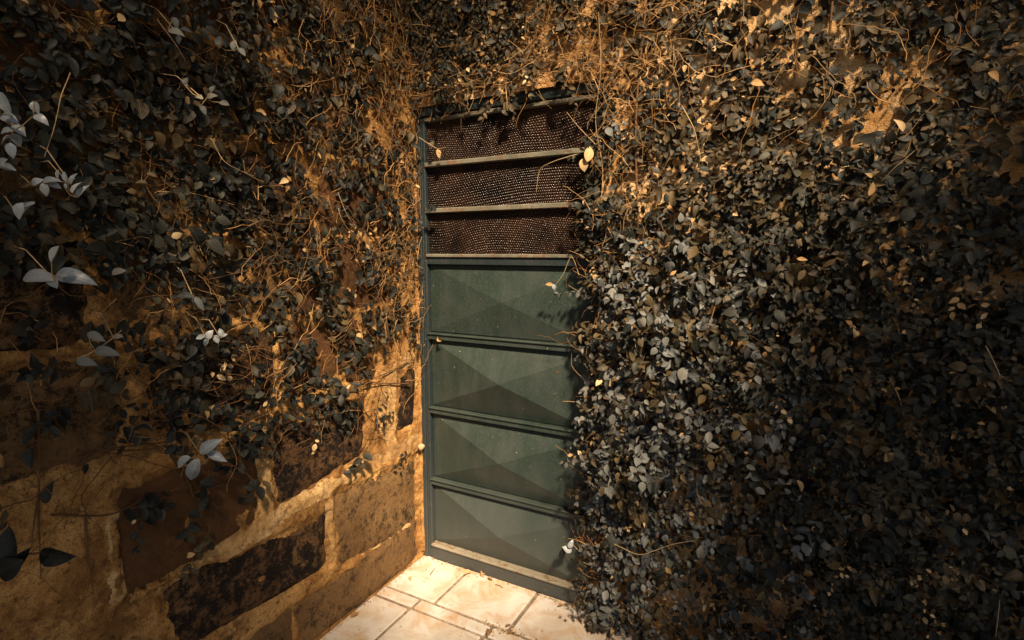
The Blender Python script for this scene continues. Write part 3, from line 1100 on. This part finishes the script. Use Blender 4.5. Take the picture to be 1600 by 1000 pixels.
# standing-out leaves, sky sheen put into their pale silvery base colour
for f_ in [(55, 433, 170, 62, .42), (116, 434, -8, 58, .46), (82, 440, -60, 22, .7), (88, 398, 60, 30, .8),
           (328, 697, 35, 38, .5), (302, 735, -115, 42, .5), (285, 722, -150, 30, .55), (338, 713, -25, 34, .42),
           (40, 327, 60, 34, .6), (31, 330, -110, 28, .6), (48, 322, 20, 20, .6),
           (314, 527, 200, 15, .6), (327, 523, 60, 17, .7), (338, 530, -60, 14, .7), (323, 535, -110, 13, .7), (345, 519, 110, 13, .7), (349, 524, 20, 12, .7),
           (166, 550, -8, 36, .48), (134, 566, -10, 30, .5), (150, 526, -25, 28, .5), (184, 526, 10, 14, .7),
           (5, 160, -70, 34, .6), (14, 185, -20, 26, .7), (8, 205, 180, 24, .6), (30, 203, -40, 24, .6), (27, 220, -60, 26, .6), (18, 235, -80, 24, .6), (8, 218, 200, 22, .7), (5, 255, 30, 22, .7), (12, 262, -10, 22, .6),
           (56, 168, -70, 20, .7), (64, 186, -30, 24, .6), (58, 284, 30, 18, .7), (70, 296, -80, 20, .6), (80, 282, 10, 26, .5), (92, 272, 80, 14, .6), (103, 276, 100, 16, .6), (108, 286, 60, 22, .4), (118, 292, 60, 22, .36), (128, 298, 55, 26, .36), (114, 278, 70, 20, .4), (86, 290, -20, 18, .6),
           (274, 35, -70, 18, .6), (275, 50, -10, 24, .6), (280, 63, -90, 16, .6), (290, 47, -10, 18, .5), (342, 63, 100, 20, .6), (366, 70, 80, 18, .6), (378, 82, -50, 18, .6),
           (351, 163, -20, 18, .6), (331, 150, 20, 16, .7), (318, 172, -60, 16, .6), (310, 152, 160, 16, .6), (290, 126, 80, 14, .7), (332, 138, 70, 12, .7),
           (185, 425, 20, 22, .6), (310, 474, -50, 26, .5), (288, 462, 170, 32, .4)]:
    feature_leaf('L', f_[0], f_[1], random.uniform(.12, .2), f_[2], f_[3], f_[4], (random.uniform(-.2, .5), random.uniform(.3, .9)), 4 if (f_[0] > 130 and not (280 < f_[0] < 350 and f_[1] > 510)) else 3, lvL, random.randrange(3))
fb = np.array([b_ for b_, g_ in zip(lvL.b, lvL.force) if g_])
stalks = []
for i_ in range(len(fb)):
    dd_ = np.linalg.norm(fb - fb[i_], axis=1)
    dd_[i_] = 9
    j_ = int(dd_.argmin())
    if dd_[j_] < .09:
        stalks.append(tube([fb[i_], (fb[i_] + fb[j_]) / 2 - np.array([.006, 0, .004]), fb[j_]], .0013, .0011, 4))
    if i_ % 4 == 0:
        e_ = fb[i_] + np.array([-(fb[i_][0] - LW - .02), random.uniform(-.05, .05), random.uniform(.02, .12)])
        stalks.append(tube([fb[i_], fb[i_] * .5 + e_ * .5 + np.array([0, 0, .025]), e_], .0014, .0016, 4))
put(stalks, "leaf_stalks", PALETWIG, ivyL)
# dark big leaves poking in at the lower left edge
for f_ in [(88, 868, -12, 52, .62), (15, 850, 110, 55, .7), (12, 888, -150, 55, .7), (35, 872, 60, 34, .5)]:
    feature_leaf('L', f_[0], f_[1], .30, f_[2], f_[3], f_[4], (random.uniform(-.1, .1), random.uniform(-.1, .1)), 0, lvL, 0)
wall_stem('L', [(-60, 900, .05), (-10, 880, .25), (30, 866, .30), (62, 864, .30)], .004, .002, ivyL, mat=BARK, name="stem")
for f_ in [(75, 770, 80, 34, .5), (84, 670, -100, 30, .6), (50, 680, -120, 40, .5), (136, 732, 60, 18, .7), (50, 715, -80, 34, .6), (100, 655, 70, 24, .7)]:
    feature_leaf('L', f_[0], f_[1], .03, f_[2], f_[3], f_[4], (random.uniform(-.3, .1), 0), 0, lvL, random.randrange(3))
lvL.build(ivyL)
put(twL, "thin_stems", BARK, ivyL)
put(dry, "dry_twigs", DRYTWIG, ivyL)

# ---- plant right of the door
ctrlR = [cR(*a) for a in [
    (935, 30, .75), (960, 180, .7), (950, 240, .6), (985, 275, .12), (1000, 310, .4), (940, 330, .7), (930, 420, .75), (960, 500, .95), (940, 600, 1), (930, 700, 1), (930, 800, .9), (935, 880, .55), (960, 960, .75),
    (1010, 40, .65), (1050, 20, .68), (1100, 60, .85), (1150, 120, .9), (1200, 90, .75), (1270, 50, .6), (1290, 100, .62), (1350, 40, .7), (1400, 60, .75), (1450, 150, .65), (1480, 90, .7), (1550, 70, .75), (1560, 120, .75), (1590, 20, .8), (1520, 210, .6), (1570, 215, .65), (1400, 200, .75), (1340, 210, .6),
    (1250, 160, .65), (1250, 250, 1), (1100, 250, .95), (1050, 300, .8), (1150, 400, 1), (1350, 320, .95), (1500, 320, 1), (1500, 500, 1), (1300, 500, 1), (1100, 550, 1), (1000, 650, 1), (1200, 700, 1), (1400, 700, 1), (1580, 700, 1),
    (1580, 900, 1), (1350, 880, 1), (1200, 830, .95), (1090, 920, .18), (1140, 910, .12), (1170, 950, .15), (1040, 900, .6), (1000, 930, .7), (1060, 980, .8), (1150, 990, .55), (1250, 980, .7), (1200, 930, .3), (960, 900, .6)]]
ctrlR += [(2.6, 0.3, 1), (2.6, 1.5, 1), (2.6, 2.6, .95), (1.5, 3.3, .8), (3, 3.2, .9), (.9, 3.2, .8)]
ivyR = empty("climbing_fig", (1.5, -0.03, 0.0), "dense grey-green leafy climber filling the wall right of the door", "climbing plant", "climbers covering the walls")
lvR, twR, dryR = Leaves(), [], []


def thickR(u, z):
    t = .026 + .18 * min(1, max(0, (2.3 - z) / 1.2))
    return t * min(1, .3 + max(0, u - .92) / .35)


grow('R', ctrlR, (.942, 2.75, .03, 3.1), 1250, thickR, 201, lvR, twR, lambda u, z: True, size=(.021, .051), dead=.075, olive=.26, warm=.3, lit_chance=lambda u, z: max(0, min(.9, 1.25 - (u - .9) * 1.25 - max(0, z - 1.2) * 1.1)))
creepers('R', [(a, b_, min(1, 1.25 - c)) for a, b_, c in ctrlR], (.88, 2.6, .02, 3.0), 800, 202, dryR, lift=.09, length=(.06, .3))
creepers('R', [cR(930, 200, 1), cR(925, 400, 1), cR(925, 600, 1), cR(925, 800, 1), cR(930, 900, 1), cR(980, 300, .35), cR(990, 600, .12), cR(1060, 300, .1), cR(1060, 800, .05), cR(985, 900, .35), cR(1300, 500, 0)],
         (.90, 1.3, .02, 2.6), 520, 203, dryR, lift=.09, length=(.05, .22))
creepers('R', [cR(1100, 915, 1), cR(1150, 920, 1), cR(1060, 880, .6), cR(1180, 960, .8), cR(1250, 960, .3), cR(1000, 950, .3), cR(1300, 880, .05), cR(1100, 820, .05)], (.9, 1.9, .01, .5), 600, 204, dryR, lift=.07, length=(.05, .2), bias=2.1)
# shoots leaning over the door's right edge
edge_ctrl = [(.9, z_, c) for z_, c in ((.05, .7), (.2, .5), (.45, 1), (.8, 1), (1.0, 1), (1.2, .9), (1.4, .8), (1.6, .5), (1.8, .8), (2.0, .7), (2.2, .7))]
grow('R', edge_ctrl, (.908, .96, .05, 2.25), 1700, lambda u, z: .05, 205, lvR, twR, lambda u, z: True, size=(.024, .040), dead=.10, olive=.3, lit_chance=lambda u, z: .8 if z < 1.5 else .3)
grow('R', [(.9, 1.5, .9), (.9, 1.8, 1), (.9, 2.1, 1)], (.885, .95, 1.5, 2.28), 1300, lambda u, z: .05, 206, lvR, twR, lambda u, z: True, size=(.022, .040), dead=.12, olive=.4)
for pl in [[(935, 20, .08), (940, 110, .09), (928, 190, .06), (945, 270, .05), (930, 380, .05)],
           [(1090, 545, .16), (1108, 510, .19), (1120, 470, .18)], [(960, 850, .2), (1000, 870, .2), (1050, 850, .2), (1085, 845, .2)],
           [(1065, 165, .1), (1085, 200, .13), (1095, 250, .13)], [(1370, 290, .1), (1400, 260, .13), (1430, 235, .12)],
           [(1540, 540, .2), (1560, 580, .22), (1575, 620, .22)], [(1390, 590, .2), (1405, 620, .21), (1413, 650, .2)],
           [(1556, 995, .18), (1560, 960, .2), (1562, 935, .2)], [(1090, 740, .17), (1088, 770, .17), (1098, 790, .17)],
           [(905, 430, .03), (893, 395, .05), (880, 430, .05), (868, 445, .05)], [(905, 240, .03), (870, 250, .05), (842, 262, .05), (838, 300, .05)],
           [(930, 225, .05), (905, 200, .05), (885, 175, .05)], [(912, 870, .06), (895, 850, .06), (882, 850, .06)]]:
    wall_stem('R', pl, .0018, .0009, ivyR, mat=PALETWIG, name="pale_twig")
for pl in [[(1000, 980, .06), (1010, 800, .06), (985, 600, .06), (1000, 400, .05), (990, 200, .04), (1010, 0, .03)], [(1300, 1040, .06), (1290, 800, .06), (1310, 500, .05), (1280, 250, .04), (1300, 0, .03)]]:
    wall_stem('R', pl, .006, .004, ivyR, name="stem", jitter=.01)
for f_ in [(858, 445, 180, 12, .6, 2), (866, 449, -80, 10, .7, 3), (912, 258, -80, 20, .75, 2), (920, 240, 80, 26, .6, 2), (886, 858, 150, 16, .7, 3), (878, 866, -100, 20, .5, 0), (892, 850, 60, 14, .6, 3),
           (1138, 508, -10, 26, .6, 1), (1135, 520, 160, 24, .6, 1), (1215, 600, -40, 22, .6, 2), (1335, 520, 80, 16, .5, 2), (1360, 295, 75, 22, .5, 2), (1405, 195, 120, 24, .5, 2), (1488, 680, 80, 14, .5, 2), (1555, 120, -30, 26, .5, 2),
           (1250, 760, -60, 22, .5, 2), (1262, 862, -90, 18, .6, 3), (1185, 130, 0, 24, .5, 2), (1265, 65, -100, 14, .6, 1)]:
    feature_leaf('R', f_[0], f_[1], .07 if f_[0] < 930 else .2, f_[2], f_[3], f_[4], (random.uniform(-.2, .4), random.uniform(.1, .5)), f_[5], lvR, random.randrange(3))
nR = lvR.build(ivyR)
put(twR, "thin_stems", BARK, ivyR)
put(dryR, "dry_twigs", DRYTWIG, ivyR)

# ---- plant above the door
ctrlT = [cR(*a) for a in [(660, 20, 1), (700, 60, 1), (740, 90, 1), (800, 40, 1), (800, 100, .95), (860, 40, .6), (905, 65, .4), (930, 90, .45), (890, 120, .6), (850, 120, .8), (700, 120, .95), (670, 140, .85), (750, 150, .8), (650, 90, .95), (840, 145, .65), (900, 140, .5), (930, 20, .6), (850, 0, .8), (600, 20, .9)]]
ctrlT += [(.1, 2.9, .9), (.5, 2.9, .9), (.9, 2.9, .8), (.5, 3.3, .9)]
ivyT = empty("climbing_fig", (0.45, -0.03, 2.31), "band of ivy with dry orange twigs hanging over the door head", "climbing plant", "climbers covering the walls")
lvT, twT, dryT = Leaves(), [], []
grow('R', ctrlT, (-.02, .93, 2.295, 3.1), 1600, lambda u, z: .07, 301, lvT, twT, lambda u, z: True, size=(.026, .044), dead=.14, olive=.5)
creepers('R', [cR(660, 160, 1), cR(720, 165, 1), cR(800, 155, 1), cR(880, 145, 1), cR(930, 130, 1), cR(700, 110, .5), cR(800, 90, .3), cR(900, 90, .6), cR(760, 30, .1)], (-.02, .95, 2.29, 2.62), 650, 302, dryT, lift=.05, length=(.05, .22), bias=.05)
for f_ in [(790, 176, -30, 14, .7, 1), (799, 168, 110, 14, .7, 1), (685, 240, -75, 14, .6, 2), (675, 225, 70, 14, .6, 1), (671, 330, 20, 16, .6, 0), (677, 325, 110, 14, .6, 0), (655, 345, 160, 14, .6, 0)]:
    feature_leaf('R', f_[0], f_[1], .03, f_[2], f_[3], f_[4], (random.uniform(-.2, .4), random.uniform(.1, .5)), f_[5], lvT, random.randrange(3))
wall_stem('R', [(790, 130, .05), (792, 160, .05), (796, 175, .03)], .0022, .001, ivyT, mat=PALETWIG, name="pale_twig")
wall_stem('R', [(724, 140, .05), (732, 165, .04), (727, 172, .03)], .0022, .001, ivyT, mat=PALETWIG, name="pale_twig")
wall_stem('R', [(655, 215, .03), (672, 226, .04), (684, 233, .04), (698, 230, .04)], .002, .001, ivyT, mat=PALETWIG, name="pale_twig")
lvT.build(ivyT)
put(twT, "thin_stems", BARK, ivyT)
put(dryT, "dry_twigs", DRYTWIG, ivyT)

# ------------------------------------------------------------------ fallen things
def curled_leaf(name, loc, L, rz, label, tilt=(0, 0), mi=2, group=None, ti=3):
    o = link(name, leaf_mesh(ti, mi), None, label, "leaf", group)
    o.location = loc
    o.rotation_euler = (tilt[0], tilt[1], rz)
    o.scale = (L * .6, L, L)
    return o


q = hit(690, 533, 1, FY - .016)
o = curled_leaf("dry_leaf", (q[0], q[1], q[2]), .042, 0, "dry tan leaf stuck on the upper green cross rail of the door", (math.radians(80), math.radians(-60)))
for px_, py_, L, lab in [(737, 896, .05, "curled dry leaf heap against the door sill, largest on the tiles"), (752, 902, .045, "pale curled dry leaf right of the sill heap"),
                         (832, 921, .035, "small dry leaf at the middle of the door sill"), (672, 868, .05, "broken pale leaf scrap in the corner beside the frame foot"),
                         (798, 977, .035, "small dry leaf on the tile joint at the bottom"), (765, 986, .045, "curled brown leaf at the strip joint, lowest in the picture"),
                         (805, 990, .04, "pale dry leaf right of the lowest joint"),
                         (770, 908, .03, "small curled dry leaf just off the sill, between the heap and the mid-sill leaf"),
                         (690, 876, .035, "curled tan leaf tucked under the left end of the door sill"),
                         (640, 903, .03, "tan leaf scrap beside the stone wall foot on the corner tile"),
                         (560, 960, .04, "dry leaf at the foot of the stone wall, nearest the viewer"),
                         (880, 948, .03, "dry leaf at the right end of the sill by the ivy")]:
    g_ = hit(px_, py_, 2, 0.0)
    curled_leaf("dry_leaf", (g_[0], g_[1], .006), L, random.uniform(0, 6.2), lab, (random.uniform(-.2, .5), random.uniform(-.4, .4)), 2, "dead leaves fallen on the tiles", random.choice([1, 3, 5]))
crumbs = []
r = np.random.default_rng(77)
for i in range(520):
    if i < 170:
        x, y = r.uniform(-.02, .95), -.014 - abs(r.normal(0, .014))
    elif i < 300:
        x, y = LW + .014 + abs(r.normal(0, .010)), r.uniform(-1.2, -.01)
    elif i < 360:
        x, y = r.normal(.62, .05), r.normal(-.31, .02)
    else:
        x, y = r.uniform(0, 1.2), r.uniform(-1, -.02)
    s = r.uniform(.002, .009)
    a = r.uniform(0, 3.14)
    dx, dy = math.cos(a) * s, math.sin(a) * s
    v = np.array([(x - dx, y - dy, .001), (x + dy * .5, y - dx * .5, .002), (x + dx, y + dy, .001), (x - dy * .5, y + dx * .5, .003), (x, y, .001 + s * .8)])
    crumbs.append((v, [(0, 1, 4), (1, 2, 4), (2, 3, 4), (3, 0, 4)]))
v, f = join(crumbs)
link("litter", mesh_from("litter", v, f, STRAW), None, "crumbs of dry plant litter along the door sill and wall foot", "litter", kind="stuff")
for a, b_ in (((774, 913), (786, 919)), ((672, 898), (679, 888))):
    p0, p1 = hit(*a, 2, .003), hit(*b_, 2, .003)
    vv, ff = tube([p0, (p0 + p1) / 2 + np.array([0, .004, .001]), p1], .0022, .0012, 5)
    link("twig", mesh_from("twig", vv, ff, BARK), None, "short dark twig lying on the middle tile before the door" if a[0] > 700 else "tiny dark twig on the corner tile beside the wall", "twig", "twigs on the tiles")
# ------------------------------------------------------------------ added unseen tree, crown shaped to shade the frame edges
tree = empty("added_shade_tree", (4.6, -5.2, 0.0), "added unseen tree whose crown is shaped to shade around the door", "tree")
r = np.random.default_rng(401)
# gap in the added crown, shaped to pool sunlight at the door
added_trunk = np.array([(4.6, -5.2, 0), (4.55, -5.1, 1.2), (4.62, -5.0, 2.6), (4.5, -4.9, 4.0)])
limbs = [tube(added_trunk, .20, .12, 9)]
for k in range(9):
    a = math.radians(20 + k * 36)
    e = np.array([4.5 + math.cos(a) * 2.6, -4.6 + math.sin(a) * 2.6, 5.0 + .3 * math.sin(k)])
    m_ = (added_trunk[-1] + e) / 2 + np.array([0, 0, .35])
    limbs.append(tube([added_trunk[-1] - np.array([0, 0, .3 * (k % 3)]), m_, e], .07, .02, 6))
put(limbs, "added_trunk", BARK, tree, kind=None)
lvC = Leaves()
NC = 0
while NC < 3400:
    p = np.array([r.uniform(-1.5, 8.0), r.uniform(-8.0, 1.2)])
    q_ = (p - np.array([2.70 - .27 * (p[1] + 2.6), -2.53])) / np.array([1.22, 1.46])
    dist = (abs(q_[0]) ** 2.6 + abs(q_[1]) ** 2.6) ** (1 / 2.6)
    if dist < .9 or r.random() > min(1, .12 + (dist - .9) * 2.6):
        continue
    NC += 1
    zc = r.uniform(4.5, 5.4)
    for j in range(6):
        b_ = np.array([p[0], p[1], zc]) + r.normal(0, 1, 3) * np.array([.20, .20, .12])
        L = r.uniform(.17, .26)
        lvC.add(b_, r.normal(0, 1, 3) * np.array([1, 1, .4]), r.normal(0, .45, 3) + ZUP, L, L * .62, int(r.integers(NT)), 0)
lvC.build(tree, 0)

print("LEAVES", len(lvL.l), len(lvR.l), len(lvT.l))
